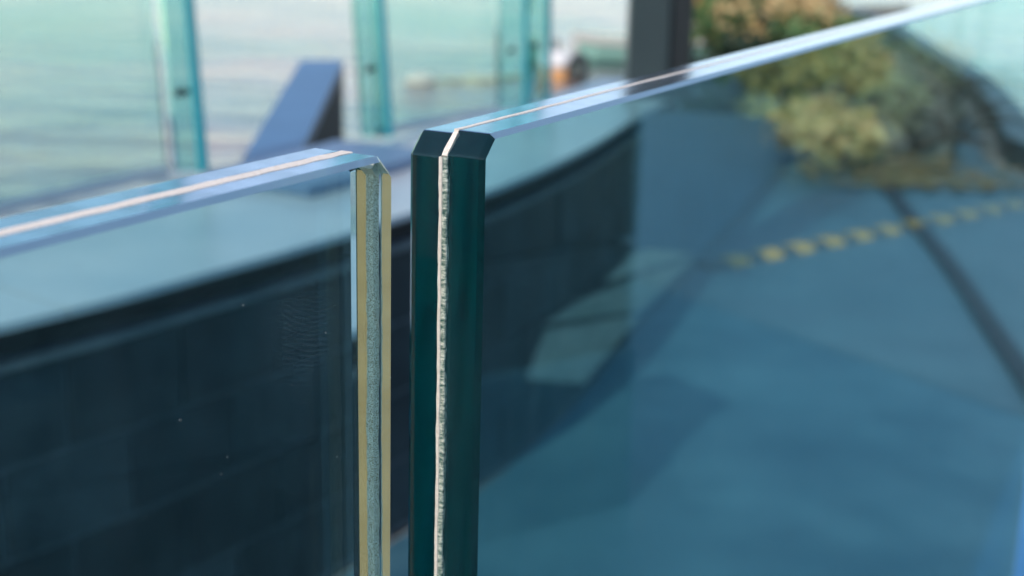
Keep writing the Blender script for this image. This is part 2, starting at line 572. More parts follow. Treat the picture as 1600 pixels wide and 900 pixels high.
# dark kerb round the quay edge
kerb = tag(empty("quay_kerb", (KERB.at(3).x, KERB.at(3).y, 0)), "dark curved steel kerb along the quay edge at upper right, with an added mirrored half", "kerb")
bm = bmesh.new()
sweep(bm, KERB, 0.0, KERB.len, -0.09, 0.05, -0.25, 0.13, 0.12)
k = obj("kerb_beam", bm, M_post, kerb)
k.matrix_parent_inverse = Matrix.Translation(-kerb.location)

# ------------------------------------------------------------------ low curved wall
par = tag(empty("parapet_wall", (-0.2, 2.6, 0)), "low curved dark slab wall with broad pale coping behind the glass panels", "wall")


def part(o, parent):
    o.parent = parent
    o.matrix_parent_inverse = Matrix.Translation(-parent.location)
    return o


bm = bmesh.new()
sweep(bm, WALL, 0.05, S_POST + 0.55, 0.028, 0.30, -1.75, COP_Z - 0.014)
part(obj("wall_core", bm, M_core), par)
bm = bmesh.new()
sweep(bm, WALL, 0.05, S_POST - 0.005, 0.004, 0.026, 0.0, COP_Z - 0.068)
part(obj("grout_backing", bm, M_grout), par)
# coping in long slabs, narrowing towards the post
S_NARROW = WALL.nearest((-0.15, 2.55))


def coping_out(s):
    return 0.47 - 0.19 * min(max((s - S_NARROW) / (S_POST + 0.3 - S_NARROW), 0), 1)



cuts = [0.0, WALL.nearest((-1.25, 1.05)), WALL.nearest((-0.30, 2.30)) - 0.55, WALL.nearest((-0.055, 2.745)) + 0.72, S_POST + 0.62]
for a, b_ in zip(cuts, cuts[1:]):
    bm = bmesh.new()
    sweep(bm, WALL, a + 0.002, b_ - 0.002, -0.012, coping_out, COP_Z - 0.012, COP_Z, 0.05)
    part(obj("coping_slab", bm, M_coping), par)
# zinc drip trim over the slabs
bm = bmesh.new()
sweep(bm, WALL, 0.05, S_POST - 0.005, -0.006, 0.024, COP_Z - 0.067, COP_Z - 0.056)
part(obj("trim_strip", bm, M_trim), par)
# cladding slabs, running bond, each its own piece
ROW, SL = 0.133, 0.205
top = COP_Z - 0.070
for row in range(4):
    s = 0.1 + (row % 2) * SL * 0.5
    while s < S_POST - 0.03:
        e = min(s + SL, S_POST - 0.01)
        bm = bmesh.new()
        j = random.uniform(-0.0012, 0.0012)
        sweep(bm, WALL, s + 0.003, e - 0.003, j, 0.0035, max(top - (row + 1) * ROW + 0.003, 0.004), top - row * ROW - 0.003, 0.11)
        part(obj("cladding_slab", bm, M_slab), par)
        s += SL
# blue base rail that carries the glass screen on the outer part of the coping
bm = bmesh.new()
sweep(bm, WALL, WALL.nearest((-0.22, 2.5)), WALL.nearest((-0.02, 2.95)), 0.21, 0.45, COP_Z + 0.002, COP_Z + 0.022)
part(obj("screen_base_rail", bm, M_rail), par)

# ------------------------------------------------------------------ blue wing wall running on to the right
wing = tag(empty("wing_wall", (0.8, 5.3, 0)), "blue clad wing wall sloping down behind the tall glass panel", "wall")


def wing_top(s):
    t = (s - S_POST) / (S_WING_END - S_POST)
    return 0.565 * (1 - t) ** 0.8 + 0.06


bm = bmesh.new()
sweep(bm, WALL, S_POST + 0.004, S_WING_END, 0.014, 0.16, -0.2, 0.5, 0.1, lambda s: wing_top(s) - 0.012)
part(obj("wall_core", bm, M_core), wing)
s = S_POST + 0.006
while s < S_WING_END - 0.05:
    e = min(s + 0.62, S_WING_END)
    bm = bmesh.new()
    sweep(bm, WALL, s + 0.002, e - 0.002, 0.0, 0.012, 0.004, 0.5, 0.1, lambda q: wing_top(q) - 0.014)
    part(obj("cladding_panel", bm, M_wing), wing)
    s = e
bm = bmesh.new()
sweep(bm, WALL, S_POST + 0.004, S_WING_END, -0.006, 0.17, 0.02, 0.5, 0.1, wing_top)
bmesh.ops.delete(bm, geom=[f for f in bm.faces if f.normal.z < -0.5], context='FACES')
bm.free()


# thin pale pieces that paint a patch of light on the wall
def on_wall(x, y, off=-0.014):
    """point of the inner wall face seen at a pixel"""
    d = ray(x, y)
    best = None
    for i in range(1, int(WALL.len / 0.01)):
        p = WALL.at(i * 0.01, off)
        cr = abs(p.x * d.y - p.y * d.x) / d.to_2d().length
        if best is None or cr < best[0]:
            t = p.length / d.to_2d().length
            best = (cr, i * 0.01, CAM_Z + d.z * t)
    return best[1], best[2]


lpatch = tag(empty("light_patches", (0.35, 3.9, 0)), "pale triangular patch of light painted as thin pieces on the wall behind the tall panel", "light patch")
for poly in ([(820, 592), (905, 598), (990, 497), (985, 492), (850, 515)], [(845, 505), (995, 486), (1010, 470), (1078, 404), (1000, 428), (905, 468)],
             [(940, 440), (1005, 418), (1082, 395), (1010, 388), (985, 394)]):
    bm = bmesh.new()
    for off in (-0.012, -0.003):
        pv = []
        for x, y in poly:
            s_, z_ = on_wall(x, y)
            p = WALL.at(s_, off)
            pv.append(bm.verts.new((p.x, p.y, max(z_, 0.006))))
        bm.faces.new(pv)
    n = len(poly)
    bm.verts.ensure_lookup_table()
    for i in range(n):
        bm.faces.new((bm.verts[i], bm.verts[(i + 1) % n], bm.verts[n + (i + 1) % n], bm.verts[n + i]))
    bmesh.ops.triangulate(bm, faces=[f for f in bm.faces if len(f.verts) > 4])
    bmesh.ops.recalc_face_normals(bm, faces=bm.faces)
    part(obj("light_patch_piece", bm, M_light_patch), lpatch)

# ------------------------------------------------------------------ dark post at the end of the coping
pc = WALL.at(S_POST + 0.26, 0.045)
post = tag(empty("steel_post", (pc.x, pc.y, COP_Z)), "dark square steel post on the end of the pale coping", "post")
bm = bmesh.new()
box(bm, (0, 0, 0.95), (0.115, 0.10, 1.86), None, 0.006)
obj("post_shaft", bm, M_post, post)
bm = bmesh.new()
box(bm, (0.092, 0.012, 0.95), (0.062, 0.07, 1.86), None, 0.004)
obj("post_flange", bm, M_black, post)
bm = bmesh.new()
box(bm, (0.03, 0.0, 0.01), (0.23, 0.13, 0.016), None, 0.003)
obj("base_plate", bm, M_black, post)

# ------------------------------------------------------------------ pier wall running out over the water
pq = [on_z(x, y, COP_Z - 0.01).to_2d() for x, y in ((375, 256), (470, 95), (536, 95), (470, 238))]
pier = tag(empty("pier_wall", (*((pq[0] + pq[2]) / 2), WATER_Z)), "blue topped pier wall with dark sides running out over the water", "pier wall")
bm = bmesh.new()
prism(bm, [tuple(p) for p in pq], -1.75, COP_Z - 0.04)
part(obj("pier_body", bm, M_core), pier)
bm = bmesh.new()
prism(bm, [tuple(p) for p in pq], COP_Z - 0.038, COP_Z - 0.008)
part(obj("pier_cap", bm, M_bluepaint), pier)


# ------------------------------------------------------------------ glass screen: fins with panes between them
def fin(px, py, lean, label, h=1.5, z0=COP_Z + 0.022, pos=None, rz=None):
    g = pos if pos else on_z(px, py, z0)
    s_ = WALL.nearest((g.x, g.y))
    tg = (WALL.at(s_ + 0.05) - WALL.at(s_ - 0.05)).normalized()
    ang = math.atan2(tg.y, tg.x) if rz is None else rz
    root = empty("glass_fin", (g.x, g.y, z0), ang)
    root.rotation_euler = (-lean, 0, ang)           # leans out over the water
    tag(root, label, "glass fin", "glass fins of the windscreen along the water")
    bm = bmesh.new()
    box(bm, (0, 0.022, h / 2), (0.019, 0.062, h), None, 0.0015)
    obj("fin_plate", bm, M_fin, root)
    bm = bmesh.new()
    box(bm, (0.0, -0.0155, h / 2), (0.021, 0.009, h), None, 0.001)
    obj("fin_edge", bm, M_fin_edge, root)
    for zz in (0.15, 0.62, 1.1):
        if zz > h:
            break
        bm = bmesh.new()
        bmesh.ops.create_cone(bm, cap_ends=True, segments=16, radius1=0.008, radius2=0.007, depth=0.030)
        bmesh.ops.rotate(bm, verts=bm.verts, cent=(0, 0, 0), matrix=Matrix.Rotation(math.pi / 2, 3, 'Y'))
        bmesh.ops.translate(bm, verts=bm.verts, vec=(0, 0.02, zz))
        obj("fin_bolt", bm, M_black, root)
    return root


def pane(a, b_, lean, label, h=1.5, gap=0.035):
    """glass pane standing between two fins, following their lean"""
    A, B = Vector(a.location), Vector(b_.location)
    d = (B - A)
    L = d.length - gap * 2
    root = empty("screen_pane", tuple((A + B) / 2))
    root.rotation_euler = (-lean, 0, math.atan2(d.y, d.x))
    tag(root, label, "glass pane", "panes of the windscreen along the water")
    bm = bmesh.new()
    box(bm, (0, 0.045, h / 2), (L, 0.012, h), None, 0.001)
    obj("pane_glass", bm, M_screen, root)
    bm = bmesh.new()
    box(bm, (0, 0.045, 0.006), (L * 0.98, 0.022, 0.018), None, 0.002)
    obj("pane_shoe", bm, M_coping, root)
    return root


fA = fin(309, 268, R(4.2), "teal glass fin with dark bolts, left of the blue pier wall")
fB = fin(600, 214, R(4.2), "teal glass fin with dark bolts, just right of the blue pier wall")
fC = fin(812, 172, R(1.5), "teal glass fin over the water, left of the orange buoy")
fC2 = fin(848, 160, R(1.5), "teal glass fin directly in front of the orange and white buoy")
sA = WALL.nearest(fA.location)
p0 = WALL.at(sA - 0.85, 0.385)
f0 = fin(0, 0, R(4.2), "teal glass fin hidden by the near glass panel at far left", pos=Vector((p0.x, p0.y, COP_Z + 0.022)))
pane(f0, fA, R(4.2), "green tinted glass pane over the water at upper left")
pane(fB, fC, R(2.5), "teal tinted glass pane between the pier wall and the buoy")
endp = empty("pane_end")
p9 = WALL.at(S_POST + 0.5, 0.40)
endp.location = (p9.x, p9.y, COP_Z + 0.022)
pane(fC2, endp, R(1.5), "teal tinted glass pane between the buoy and the dark steel post")
bpy.data.objects.remove(endp)

# right hand screen on the quay kerb
kq = KERB.nearest(kerb_pts[3])
for i, (ds, lab) in enumerate(((-0.55, "green glass fin on the dark kerb beyond the yellow shrubs"), (0.35, "green glass fin on the dark kerb nearest the right edge"))):
    p = KERB.at(kq + ds, -0.05)
    tg = KERB.at(kq + ds + 0.1) - KERB.at(kq + ds - 0.1)
    fin(0, 0, 0.0, lab, h=1.3, z0=0.112, pos=Vector((p.x, p.y, 0.112)), rz=math.atan2(tg.y, tg.x))

# ------------------------------------------------------------------ yellow and black strip across the deck
st = [on_z(1112, 416, 0.0), on_z(1590, 320, 0.0)]
d = (st[1] - st[0])
strip = tag(empty("cable_ramp", tuple(st[0]), math.atan2(d.y, d.x)), "black rubber cable ramp with yellow blocks lying across the blue deck", "cable ramp")


def ramp_piece(bm, x0, x1, w_, h_, tw):
    """trapezoid bar along x"""
    pf = [(-w_ / 2, 0.0), (w_ / 2, 0.0), (tw / 2, h_), (-tw / 2, h_)]
    r0 = [bm.verts.new((x0, y, z)) for y, z in pf]
    r1 = [bm.verts.new((x1, y, z)) for y, z in pf]
    bm.faces.new(r0)
    bm.faces.new(r1[::-1])
    for i in range(4):
        bm.faces.new((r0[i], r1[i], r1[(i + 1) % 4], r0[(i + 1) % 4]))
    bmesh.ops.recalc_face_normals(bm, faces=bm.faces)


bm = bmesh.new()
ramp_piece(bm, -0.05, d.length + 0.1, 0.095, 0.018, 0.045)
obj("rubber_bar", bm, M_black, strip).location.z = 0.002
NB = 11
me = None
for i in range(NB):
    x = (i + 0.5) * d.length / NB
    if me is None:
        bm = bmesh.new()
        ramp_piece(bm, -d.length / NB * 0.27, d.length / NB * 0.27, 0.099, 0.0205, 0.048)
        o = obj("yellow_block", bm, M_yellow, strip)
        me = o.data
    else:
        o = bpy.data.objects.new("yellow_block", me)
        COL.objects.link(o)
        o.parent = strip
    o.location = (x, 0, 0.003)

# bright blue ramp plate at the lower right
a, b2 = on_z(1536, 905, 0.0).to_2d(), on_z(1600, 722, 0.0).to_2d()
dv = (b2 - a).normalized()
nv = Vector((dv.y, -dv.x))
a, b2 = a - nv * 0.03, b2 - nv * 0.03
pp = [a - dv * 0.5, b2 + dv * 0.35, b2 + dv * 0.35 + nv * 0.12, a - dv * 0.5 + nv * 0.12]
bm = bmesh.new()
prism(bm, [tuple(p) for p in pp], 0.003, 0.03)
bmesh.ops.bevel(bm, geom=list(bm.edges), offset=0.004, segments=1, affect='EDGES')
tag(obj("deck_plate", bm, M_mat), "bright blue steel plate on the deck at the lower right corner", "deck plate")


# ------------------------------------------------------------------ shrubs in the bed
def shrub(name, label, loc, h, r, m, n_leaf, seed):
    rnd = random.Random(seed)
    root = tag(empty(name, loc), label, "shrub", "autumn shrubs in the planting bed")
    bm = bmesh.new()
    for k_ in range(9):
        a_ = rnd.uniform(0, 6.283)
        tip = Vector((math.cos(a_) * r * rnd.uniform(0.3, 0.8), math.sin(a_) * r * rnd.uniform(0.3, 0.8), h * rnd.uniform(0.6, 0.95)))
        prev, pr = Vector((math.cos(a_) * 0.03, math.sin(a_) * 0.03, 0)), 0.014
        for q in (0.35, 0.7, 1.0):
            nx = Vector((tip.x * q ** 1.3, tip.y * q ** 1.3, tip.z * q)) + Vector((rnd.uniform(-.03, .03), rnd.uniform(-.03, .03), 0))
            rr = 0.014 * (1.05 - q)
            dr = (nx - prev)
            M = Matrix.Translation((prev + nx) / 2) @ dr.to_track_quat('Z', 'Y').to_matrix().to_4x4()
            bmesh.ops.create_cone(bm, cap_ends=False, segments=6, radius1=pr, radius2=max(rr, 0.002), depth=dr.length, matrix=M)
            prev, pr = nx, max(rr, 0.002)
    obj("stems", bm, M_bark, root)
    bm = bmesh.new()
    lobes = [(Vector((rnd.uniform(-.6, .6) * r, rnd.uniform(-.6, .6) * r, h * rnd.uniform(0.3, 0.85))), r * rnd.uniform(0.25, 0.5)) for _ in range(11)]
    for _ in range(int(n_leaf * 0.62)):
        c, lr = rnd.choice(lobes)
        v = Vector((rnd.gauss(0, 1), rnd.gauss(0, 1), rnd.gauss(0, 1))).normalized() * lr * rnd.uniform(0.55, 1.05)
        p = c + v
        if p.z < 0.03:
            p.z = rnd.uniform(0.03, 0.1)
        q = (v.normalized() + Vector((rnd.uniform(-.7, .7), rnd.uniform(-.7, .7), rnd.uniform(-.2, .7)))).normalized().to_track_quat('Z', 'Y').to_matrix()
        L, W = rnd.uniform(0.055, 0.10), rnd.uniform(0.032, 0.055)
        spin = Matrix.Rotation(rnd.uniform(0, 6.28), 3, 'Z')
        vv = [bm.verts.new(p + q @ (spin @ Vector(t))) for t in ((0, -L / 2, 0), (W / 2, 0, 0.008), (0, L / 2, 0), (-W / 2, 0, 0.008))]
        bm.faces.new((vv[0], vv[1], vv[2]))
        bm.faces.new((vv[0], vv[2], vv[3]))
    obj("foliage", bm, m, root)
    return root


L_orange = leaf_material("orange_leaves", [(0.62, 0.24, 0.05), (0.72, 0.34, 0.08), (0.56, 0.42, 0.16)])
L_tan = leaf_material("tan_leaves", [(0.58, 0.38, 0.16), (0.70, 0.50, 0.24), (0.48, 0.42, 0.18)])
L_yellow = leaf_material("yellow_green_leaves", [(0.36, 0.31, 0.10), (0.60, 0.48, 0.16), (0.44, 0.42, 0.18)])
L_green = leaf_material("green_leaves", [(0.060, 0.135, 0.045), (0.120, 0.225, 0.075), (0.180, 0.255, 0.075)])
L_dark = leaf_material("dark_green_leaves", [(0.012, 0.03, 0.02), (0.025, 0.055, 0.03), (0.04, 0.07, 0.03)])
SH = [  # pixel of the base, height, radius, leaves
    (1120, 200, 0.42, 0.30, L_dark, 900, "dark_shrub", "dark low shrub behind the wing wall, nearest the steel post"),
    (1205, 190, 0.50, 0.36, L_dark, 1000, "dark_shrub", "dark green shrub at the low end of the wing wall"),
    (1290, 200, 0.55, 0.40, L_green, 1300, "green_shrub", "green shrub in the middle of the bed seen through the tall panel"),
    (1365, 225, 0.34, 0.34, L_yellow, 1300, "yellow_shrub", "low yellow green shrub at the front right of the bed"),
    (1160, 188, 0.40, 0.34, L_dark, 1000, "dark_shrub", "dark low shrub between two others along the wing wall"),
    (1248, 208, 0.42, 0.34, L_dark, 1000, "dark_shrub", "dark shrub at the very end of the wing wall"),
    (1140, 110, 0.62, 0.5, L_green, 1500, "green_shrub", "green shrub behind the dark ones, close to the steel post"),
    (1215, 120, 0.60, 0.5, L_tan, 900, "tan_shrub", "tan leaved shrub behind the dark ones, seen at the glass edge"),
    (1085, 60, 0.9, 0.6, L_tan, 1500, "tan_shrub", "tan leaved shrub partly behind the steel post"),
    (1300, 262, 0.26, 0.30, L_tan, 700, "tan_shrub", "low tan shrub at the front tip of the bed"),
    (1215, 226, 0.24, 0.26, L_yellow, 600, "yellow_shrub", "low yellow shrub beside the end of the wing wall"),
    (1400, 190, 0.36, 0.36, L_tan, 900, "tan_shrub", "tan leaved shrub in the middle right of the bed"),
    (1430, 140, 0.34, 0.34, L_yellow, 800, "yellow_shrub", "small yellow shrub close to the dark kerb"),
    (1110, 80, 0.9, 0.55, L_tan, 1300, "tan_shrub", "tan leaved shrub rising right beside the steel post"),
    (1158, 78, 0.9, 0.55, L_orange, 2200, "orange_shrub", "orange leaved shrub above the glass edge near the steel post"),
    (1205, 92, 0.75, 0.55, L_tan, 1500, "tan_shrub", "tan leaved shrub rising above the middle of the glass edge"),
    (1228, 44, 0.5, 0.55, L_tan, 1300, "tan_shrub", "tan leaved shrub furthest back in the bed at the top"),
    (1290, 135, 0.40, 0.40, L_green, 1100, "green_shrub", "small green shrub just below the glass edge near the kerb"),
]
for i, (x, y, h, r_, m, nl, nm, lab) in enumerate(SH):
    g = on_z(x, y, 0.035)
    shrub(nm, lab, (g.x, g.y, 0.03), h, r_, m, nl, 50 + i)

def twigs(label, loc, h, r, seed):
    """bare winter shrub: many thin arching twigs"""
    rnd = random.Random(seed)
    root = tag(empty("bare_shrub", loc), label, "shrub", "bare twiggy shrubs by the kerb")
    for nm, cnt, th in (("stems", 7, 0.011), ("twigs", 34, 0.0045)):
        bm = bmesh.new()
        for _ in range(cnt):
            a_ = rnd.uniform(0, 6.283)
            o_ = Vector((rnd.uniform(-.05, .05), rnd.uniform(-.05, .05), 0 if nm == "stems" else rnd.uniform(0.0, h * 0.5)))
            dr = Vector((math.cos(a_) * rnd.uniform(.4, 1), math.sin(a_) * rnd.uniform(.4, 1), rnd.uniform(0.8, 1.9))).normalized()
            L = rnd.uniform(0.5, 1.0) * h
            pv, pr = o_, th
            for q in range(1, 6):
                t = q / 5
                nx = o_ + dr * L * t + Vector((math.cos(a_), math.sin(a_), -0.7)) * (t * t * r * 0.7) + Vector((rnd.uniform(-1, 1), rnd.uniform(-1, 1), 0)) * 0.02
                nx.z = max(nx.z, 0.01)
                v = nx - pv
                rr = th * (1 - 0.8 * t)
                bmesh.ops.create_cone(bm, cap_ends=False, segments=5, radius1=pr, radius2=rr, depth=v.length,
                                      matrix=Matrix.Translation((pv + nx) / 2) @ v.to_track_quat('Z', 'Y').to_matrix().to_4x4())
                pv, pr = nx, rr
        obj(nm, bm, M_bark, root)


for i, (x, y, h, r_, lab) in enumerate(((1455, 225, 0.5, 0.4, "bare twiggy shrub at the right of the bed in front of the kerb"),
                                        (1530, 250, 0.5, 0.45, "bare twiggy shrub nearest the right edge of the view"),
                                        (1395, 262, 0.4, 0.4, "bare twiggy shrub at the front corner of the bed"))):
    g = on_z(x, y, 0.0)
    twigs(lab, (g.x, g.y, 0.0), h, r_, 90 + i)

for i, (x, y, h, r_, m, nl, nm, lab) in enumerate(((1300, 250, 0.26, 0.30, L_tan, 700, "tan_shrub", "low tan shrub added at the tip of the unseen bed, for its mirror image in the tall panel"),
                                                   (1240, 170, 0.42, 0.42, L_yellow, 900, "yellow_shrub", "yellow shrub added in the unseen bed, for its mirror image in the tall panel"),
                                                   (1330, 150, 0.42, 0.45, L_tan, 1000, "tan_shrub", "broad tan shrub added in the unseen bed, for its mirror image in the tall panel"),
                                                   (1165, 130, 0.55, 0.5, L_green, 1000, "green_shrub", "green shrub added in the unseen bed, for its mirror image in the tall panel"))):
    g = across(on_z(x, y, 0.03).to_2d())  # unseen shrubs, added so their reflection fills the tall panel
    shrub(nm, lab, (g.x, g.y, 0.03), h, r_, m, nl, 150 + i)
for i, (x, y, h, lab) in enumerate(((1430, 235, 0.5, "bare twiggy shrub added at the tip of the unseen bed, for its mirror image in the tall panel"),
                                    (1490, 215, 0.5, "bare twiggy shrub added by the unseen kerb, for its mirror image in the tall panel"))):
    g = across(on_z(x, y, 0.03).to_2d())  # unseen twigs, added to show branches in the reflection
    twigs(lab, (g.x, g.y, 0.03), h, 0.5, 171 + i)

# ------------------------------------------------------------------ things on the water
bp_ = on_z(868, 122, WATER_Z)
buoy = tag(empty("mooring_buoy", (bp_.x, bp_.y, WATER_Z)), "orange and white mooring buoy floating beyond the glass screen", "buoy")
bm = bmesh.new()
prof = [(0.0, -0.15), (0.20, -0.13), (0.255, -0.02), (0.255, 0.03)]


def lathe(bm, prof, n=24):
    rings = []
    for r_, z in prof:
        rings.append([bm.verts.new((r_ * math.cos(6.28318 * i / n), r_ * math.sin(6.28318 * i / n), z)) for i in range(n)])
    for a_, b_ in zip(rings, rings[1:]):
        for i in range(n):
            bm.faces.new((a_[i], a_[(i + 1) % n], b_[(i + 1) % n], b_[i]))
    bm.faces.new(rings[-1])
    bm.faces.new(rings[0][::-1])
    bmesh.ops.recalc_face_normals(bm, faces=bm.faces)


lathe(bm, [(0.08, -0.15), (0.20, -0.13), (0.255, -0.02), (0.255, 0.10), (0.24, 0.13)])
obj("orange_hull", bm, M_orange, buoy, True)
bm = bmesh.new()
lathe(bm, [(0.238, 0.131), (0.225, 0.22), (0.15, 0.31), (0.06, 0.34)])
obj("white_dome", bm, M_white, buoy, True)
bm = bmesh.new()
lathe(bm, [(0.025, 0.341), (0.025, 0.42), (0.045, 0.43), (0.045, 0.46)], 12)
obj("lifting_eye", bm, M_black, buoy)
fp = on_z(896, 124, WATER_Z)
bm = bmesh.new()
NU, NV = 28, 10
ring = []
for i in range(NU):
    a_ = 6.28318 * i / NU
    row = []
    for j_ in range(NV):
        b_ = 6.28318 * j_ / NV
        rr = 0.17 + 0.055 * math.cos(b_)
        row.append(bm.verts.new((0.055 * math.sin(b_), rr * math.cos(a_), rr * math.sin(a_))))
    ring.append(row)
for i in range(NU):
    for j_ in range(NV):
        bm.faces.new((ring[i][j_], ring[(i + 1) % NU][j_], ring[(i + 1) % NU][(j_ + 1) % NV], ring[i][(j_ + 1) % NV]))
bmesh.ops.recalc_face_normals(bm, faces=bm.faces)
o = tag(obj("tyre_fender", bm, M_black, smooth=True), "black rubber tyre fender floating against the orange buoy", "fender")
o.location = (fp.x + 0.03, fp.y - 0.25, WATER_Z + 0.13)
o.rotation_euler = (0.1, 0.2, R(25))

fl = on_z(655, 130, WATER_Z)
bm = bmesh.new()
bmesh.ops.create_uvsphere(bm, u_segments=20, v_segments=12, radius=0.16)
bmesh.ops.scale(bm, verts=bm.verts, vec=(1.15, 0.8, 0.62))
box(bm, (0.18, 0, 0.02), (0.06, 0.05, 0.05), None, 0.01)
o = tag(obj("line_float", bm, M_cream, smooth=True), "cream float on the water left of the orange buoy", "float")
o.location = (fl.x, fl.y, WATER_Z + 0.03)
bm = bmesh.new()
A, B = Vector((fl.x + 0.2, fl.y, WATER_Z + 0.02)), Vector((bp_.x - 0.25, bp_.y, WATER_Z + 0.03))
prev = None
for i in range(25):
    t = i / 24
    p = A.lerp(B, t) + Vector((0, 0.10 * math.sin(t * 9), 0.015 * math.sin(t * 23)))
    rg = [bm.verts.new(p + Vector((0, 0.018 * math.cos(q), 0.018 * math.sin(q)))) for q in [6.28318 * k_ / 8 for k_ in range(8)]]
    if prev:
        for k_ in range(8):
            bm.faces.new((prev[k_], prev[(k_ + 1) % 8], rg[(k_ + 1) % 8], rg[k_]))
    prev = rg
bmesh.ops.recalc_face_normals(bm, faces=bm.faces)
tag(obj("floating_rope", bm, M_rope, smooth=True), "pale yellow rope floating between the cream float and the orange buoy", "rope")

# rowing boat partly behind the post
bt = on_z(950, 94, WATER_Z)
boat = tag(empty("rowing_boat", (bt.x + 0.55, bt.y, WATER_Z), R(4)), "pale green rowing boat partly hidden by the dark steel post", "boat")
secs = [(-1.0, 0.30, 0.30), (-0.75, 0.42, 0.27), (-0.2, 0.50, 0.25), (0.4, 0.48, 0.26), (0.9, 0.26, 0.31), (1.15, 0.03, 0.36)]
bm = bmesh.new()
rings = []
for x, wd, ht in secs:
    rings.append([bm.verts.new((x, yy * wd, zz)) for yy, zz in ((-1, ht), (-0.93, 0.08), (-0.6, -0.1), (0, -0.14), (0.6, -0.1), (0.93, 0.08), (1, ht), (0.9, ht), (0.82, 0.06), (0, 0.0), (-0.82, 0.06), (-0.9, ht))])
for a_, b_ in zip(rings, rings[1:]):
    for i in range(12):
        bm.faces.new((a_[i], a_[(i + 1) % 12], b_[(i + 1) % 12], b_[i]))
bm.faces.new(rings[0])
bm.faces.new(rings[-1][::-1])
bmesh.ops.recalc_face_normals(bm, faces=bm.faces)
obj("hull", bm, M_green, boat)
for sd in (-1, 1):
    bm = bmesh.new()
    for (x0, w0, h0), (x1, w1, h1) in zip(secs, secs[1:]):
        a_, b_ = Vector((x0, sd * w0, h0 + 0.02)), Vector((x1, sd * w1, h1 + 0.02))
        dd = b_ - a_
        box(bm, (a_ + b_) / 2, (dd.length + 0.02, 0.06, 0.05), dd.to_track_quat('X', 'Z').to_matrix())
    obj("gunwale", bm, M_cream, boat)
bm = bmesh.new()
box(bm, (0.1, 0, 0.17), (0.2, 0.86, 0.03), None, 0.005)
obj("thwart", bm, M_cream, boat)
bm = bmesh.new()
box(bm, (-1.02, 0, 0.2), (0.03, 0.5, 0.2), None, 0.005)
obj("transom", bm, M_cream, boat)

# ------------------------------------------------------------------ the two laminated glass panels
T, PLY = 0.0215, 0.0097


def ply_mesh(x0, x1, h, clip, dx, dz, y0, y1, outer, arris=0.0014):
    """glass plate: x along the panel, y across (front is -y), clipped safety corners"""
    bm = bmesh.new()
    pf = [(x0, 0), (x1, 0), (x1, h - clip * 0.95), (x1 - clip, h), (x0 + clip, h), (x0, h - clip * 0.95)]
    pf = [(x + dx, z + dz) for x, z in pf]
    f0 = [bm.verts.new((x, y0, z)) for x, z in pf]
    f1 = [bm.verts.new((x, y1, z)) for x, z in pf]
    bm.faces.new(f0[::-1])
    bm.faces.new(f1)
    n_ = len(pf)
    for i in range(n_):
        bm.faces.new((f0[i], f0[(i + 1) % n_], f1[(i + 1) % n_], f1[i]))
    bmesh.ops.recalc_face_normals(bm, faces=bm.faces)
    ce = [e for e in bm.edges if abs(e.verts[0].co.y - e.verts[1].co.y) > 1e-6 and min(v.co.z for v in e.verts) > h - 0.01]
    bmesh.ops.bevel(bm, geom=ce, offset=0.0006, segments=2, affect='EDGES', profile=0.5)
    bmesh.ops.recalc_face_normals(bm, faces=bm.faces)
    fe = [e for e in bm.edges if abs(e.verts[0].co.y - e.verts[1].co.y) < 1e-6]
    yi = y1 if outer < 0 else y0
    inner = [e for e in fe if abs(e.verts[0].co.y - yi) < 1e-6]
    fe = [e for e in fe if abs(e.verts[0].co.y - yi) > 1e-6]
    bmesh.ops.bevel(bm, geom=fe, offset=arris, segments=1, affect='EDGES')
    bmesh.ops.recalc_face_normals(bm, faces=bm.faces)
    return bm


def bead(pts, width, depth, seed, jit=0.25, side=None, crown=1.0):
    """irregular bead filling the gap between the plies; pts = list of (x, z, nx, nz) with outward normal"""
    bm = bmesh.new()
    prev = None
    for i, (x, z, nx, nz, wmul, proud) in enumerate(pts):
        t = i * 0.37 + seed * 10
        wv = width * wmul * (1 + jit * mnoise.noise((t, seed, 0)))
        c = 0.0003 * mnoise.noise((t * 0.5, 3.3, seed)) + (side or 0.0)
        pr = proud + 0.00018 * crown * mnoise.noise((t * 1.7, 7.7, seed))
        rg = []
        for yy, k_ in ((-0.5, 0.0), (-0.42, crown * 0.8), (0, crown), (0.42, crown * 0.8), (0.5, 0.0), (0.4, -3), (-0.4, -3)):
            e_ = pr + 0.0004 * k_ if k_ > -1 else -depth
            rg.append(bm.verts.new((x + nx * e_, c + yy * wv, z + nz * e_)))
        if prev:
            for k_ in range(7):
                bm.faces.new((prev[k_], prev[(k_ + 1) % 7], rg[(k_ + 1) % 7], rg[k_]))
        else:
            bm.faces.new(rg[::-1])
        prev = rg
    bm.faces.new(prev)
    bmesh.ops.recalc_face_normals(bm, faces=bm.faces)
    return bm


def dust_mesh(x0, x1, z0, z1, y, n_, seed):
    rnd = random.Random(seed)
    bm = bmesh.new()
    for _ in range(n_):
        x, z = rnd.uniform(x0, x1), rnd.uniform(z0, z1)
        r_ = 0.00005 + 0.00013 * rnd.random() ** 4
        v = [bm.verts.new((x + a_ * r_ * rnd.uniform(.7, 1.4), y - b_ * r_, z + c_ * r_ * rnd.uniform(.7, 1.4))) for a_, b_, c_ in ((1, 0, 0), (0, 0, 1), (-1, 0, 0), (0, 0, -1), (0, 0.8, 0))]
        for i in range(4):
            bm.faces.new((v[i], v[(i + 1) % 4], v[4]))
    bmesh.ops.recalc_face_normals(bm, faces=bm.faces)
    return bm


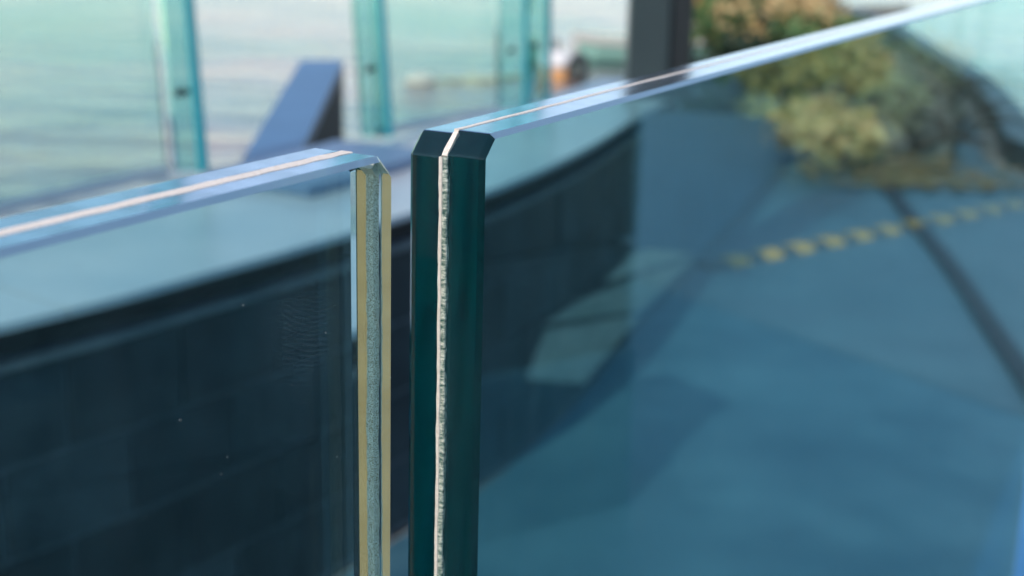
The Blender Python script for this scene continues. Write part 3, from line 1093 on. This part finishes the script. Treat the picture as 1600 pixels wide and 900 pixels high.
def panel(label, corner, yaw, h, length, forward, top_side, top_w, end_w, end_m, seed, ply_shift, T=0.0215, PLY=0.0097):
    """corner: plan point of the front face at the gap; forward: panel runs away from the gap along +x"""
    root = tag(empty("glass_balustrade", (corner[0], corner[1], 0.0), math.pi / 2 - yaw), label, "glass balustrade", "laminated glass balustrade panels")
    x0, x1 = (0.0, length) if forward else (-length, 0.0)
    g = T - 2 * PLY
    # local +y points to the back of the panel
    for i, (y0, y1) in enumerate(((0.0, PLY), (PLY + g, T))):
        dx, dz = ply_shift[i]
        o = obj("glass_ply", ply_mesh(x0, x1, h, 0.0058, dx, dz, y0, y1, -1 if i == 0 else 1), M_glass, root)
    mid = T / 2
    # top bead
    n_ = int(length / 0.0022)
    xs = [x0 + 0.006 + (length - 0.012) * i / n_ for i in range(n_ + 1)]
    pts = [(x, h, 0, 1, 1.0, 0.0001 + ply_shift[0][1]) for x in xs]
    bm = bead(pts, top_w, 0.0016, seed, 0.22, mid + top_side, 0.3)
    obj("sealant_line", bm, M_seal, root)
    xe, sg = (0.0, -1) if forward else (0.0, 1)
    ez = [h - 0.0056 - 0.35 * i / 200 for i in range(201)]
    corner_pts = [(xe - sg * 0.0058 * (1 - q), h - 0.0056 * q, sg * 0.7, 0.7, 1.5 - 0.5 * abs(q - 0.5), 0.0003) for q in (0, 0.25, 0.5, 0.75, 1.0)]
    if not forward:
        corner_pts = corner_pts[2:]
    bm = bead(corner_pts, min(g * 0.9, top_w * 1.3), 0.0016, seed + 1, 0.3, mid)
    obj("sealant_corner", bm, M_seal, root)
    bm = bead([(xe, z, sg, 0, 1.0, 0.0002) for z in ez], end_w, 0.002, seed + 2, 0.2, mid)
    obj("interlayer_edge", bm, end_m, root)
    if forward:
        bm = bead([(xe, z, sg, 0, 1.0, 0.0006) for z in ez], 0.0010, 0.0005, seed + 7, 0.5, mid + 0.0009)
        obj("sealant_line", bm, M_seal, root)
    bm = dust_mesh(x0 * 0.6, x1 * 0.6, h - 0.28, h - 0.006, -0.00001, 900, seed)
    o = obj("dust_specks", bm, M_dust, root)
    o["kind"] = "stuff"
    return root


panel("near glass panel at left with a broad cream sealant line along its top", (-0.03066, 0.35994), 0.50592, CAM_Z - 0.06373, 1.15, False, -0.0003, 0.0038, 0.0027, M_pvb2, 1, ((0.0, 0.0), (-0.0, 0.0)), 0.0215, 0.0087)
panel("tall glass panel at right with a dark green cut end and thin white line", (-0.00843, 0.37385), 0.47789, CAM_Z - 0.06221, 1.32, True, 0.0, 0.0015, 0.0019, M_pvb, 4, ((0.0, 0.0009), (0.0, 0.0)), 0.0232, 0.0108)

# ------------------------------------------------------------------ unseen dark wall, added to darken the reflections in the glass
def added_slab_wall(a_, b_, hgt, label, m_slab, rows, width):
    A, B = Vector(a_), Vector(b_)
    dd = B - A
    root = tag(empty("reflection_wall", ((A.x + B.x) / 2, (A.y + B.y) / 2, 0), math.atan2(dd.y, dd.x)), label, "wall")
    L = dd.length
    bm = bmesh.new()
    box(bm, (0, 0.14, hgt / 2), (L, 0.2, hgt))
    obj("wall_core", bm, M_grout, root)
    rh = hgt / rows
    for row in range(rows):
        x = -L / 2 - (row % 2) * width / 2
        while x < L / 2 - 0.03:
            xa, xb = max(x, -L / 2), min(x + width, L / 2)
            if xb - xa > 0.04:
                bm = bmesh.new()
                box(bm, ((xa + xb) / 2, 0.02, (row + 0.5) * rh), (xb - xa - 0.012, 0.036, rh - 0.012))
                obj("wall_slab", bm, m_slab, root)
            x += width
    return root


sw = added_slab_wall((1.72, 1.90), (1.72, -2.6), 0.80, "dark slate wall added out of view at right to darken the glass reflections", M_slab, 3, 0.8)
bm = bmesh.new()
box(bm, (-1.98, -0.012, 0.16), (0.52, 0.02, 0.32), None, 0.003)
obj("reflection_plinth", bm, M_deck, sw)  # blue strip added so the reflected dark wall fades low down
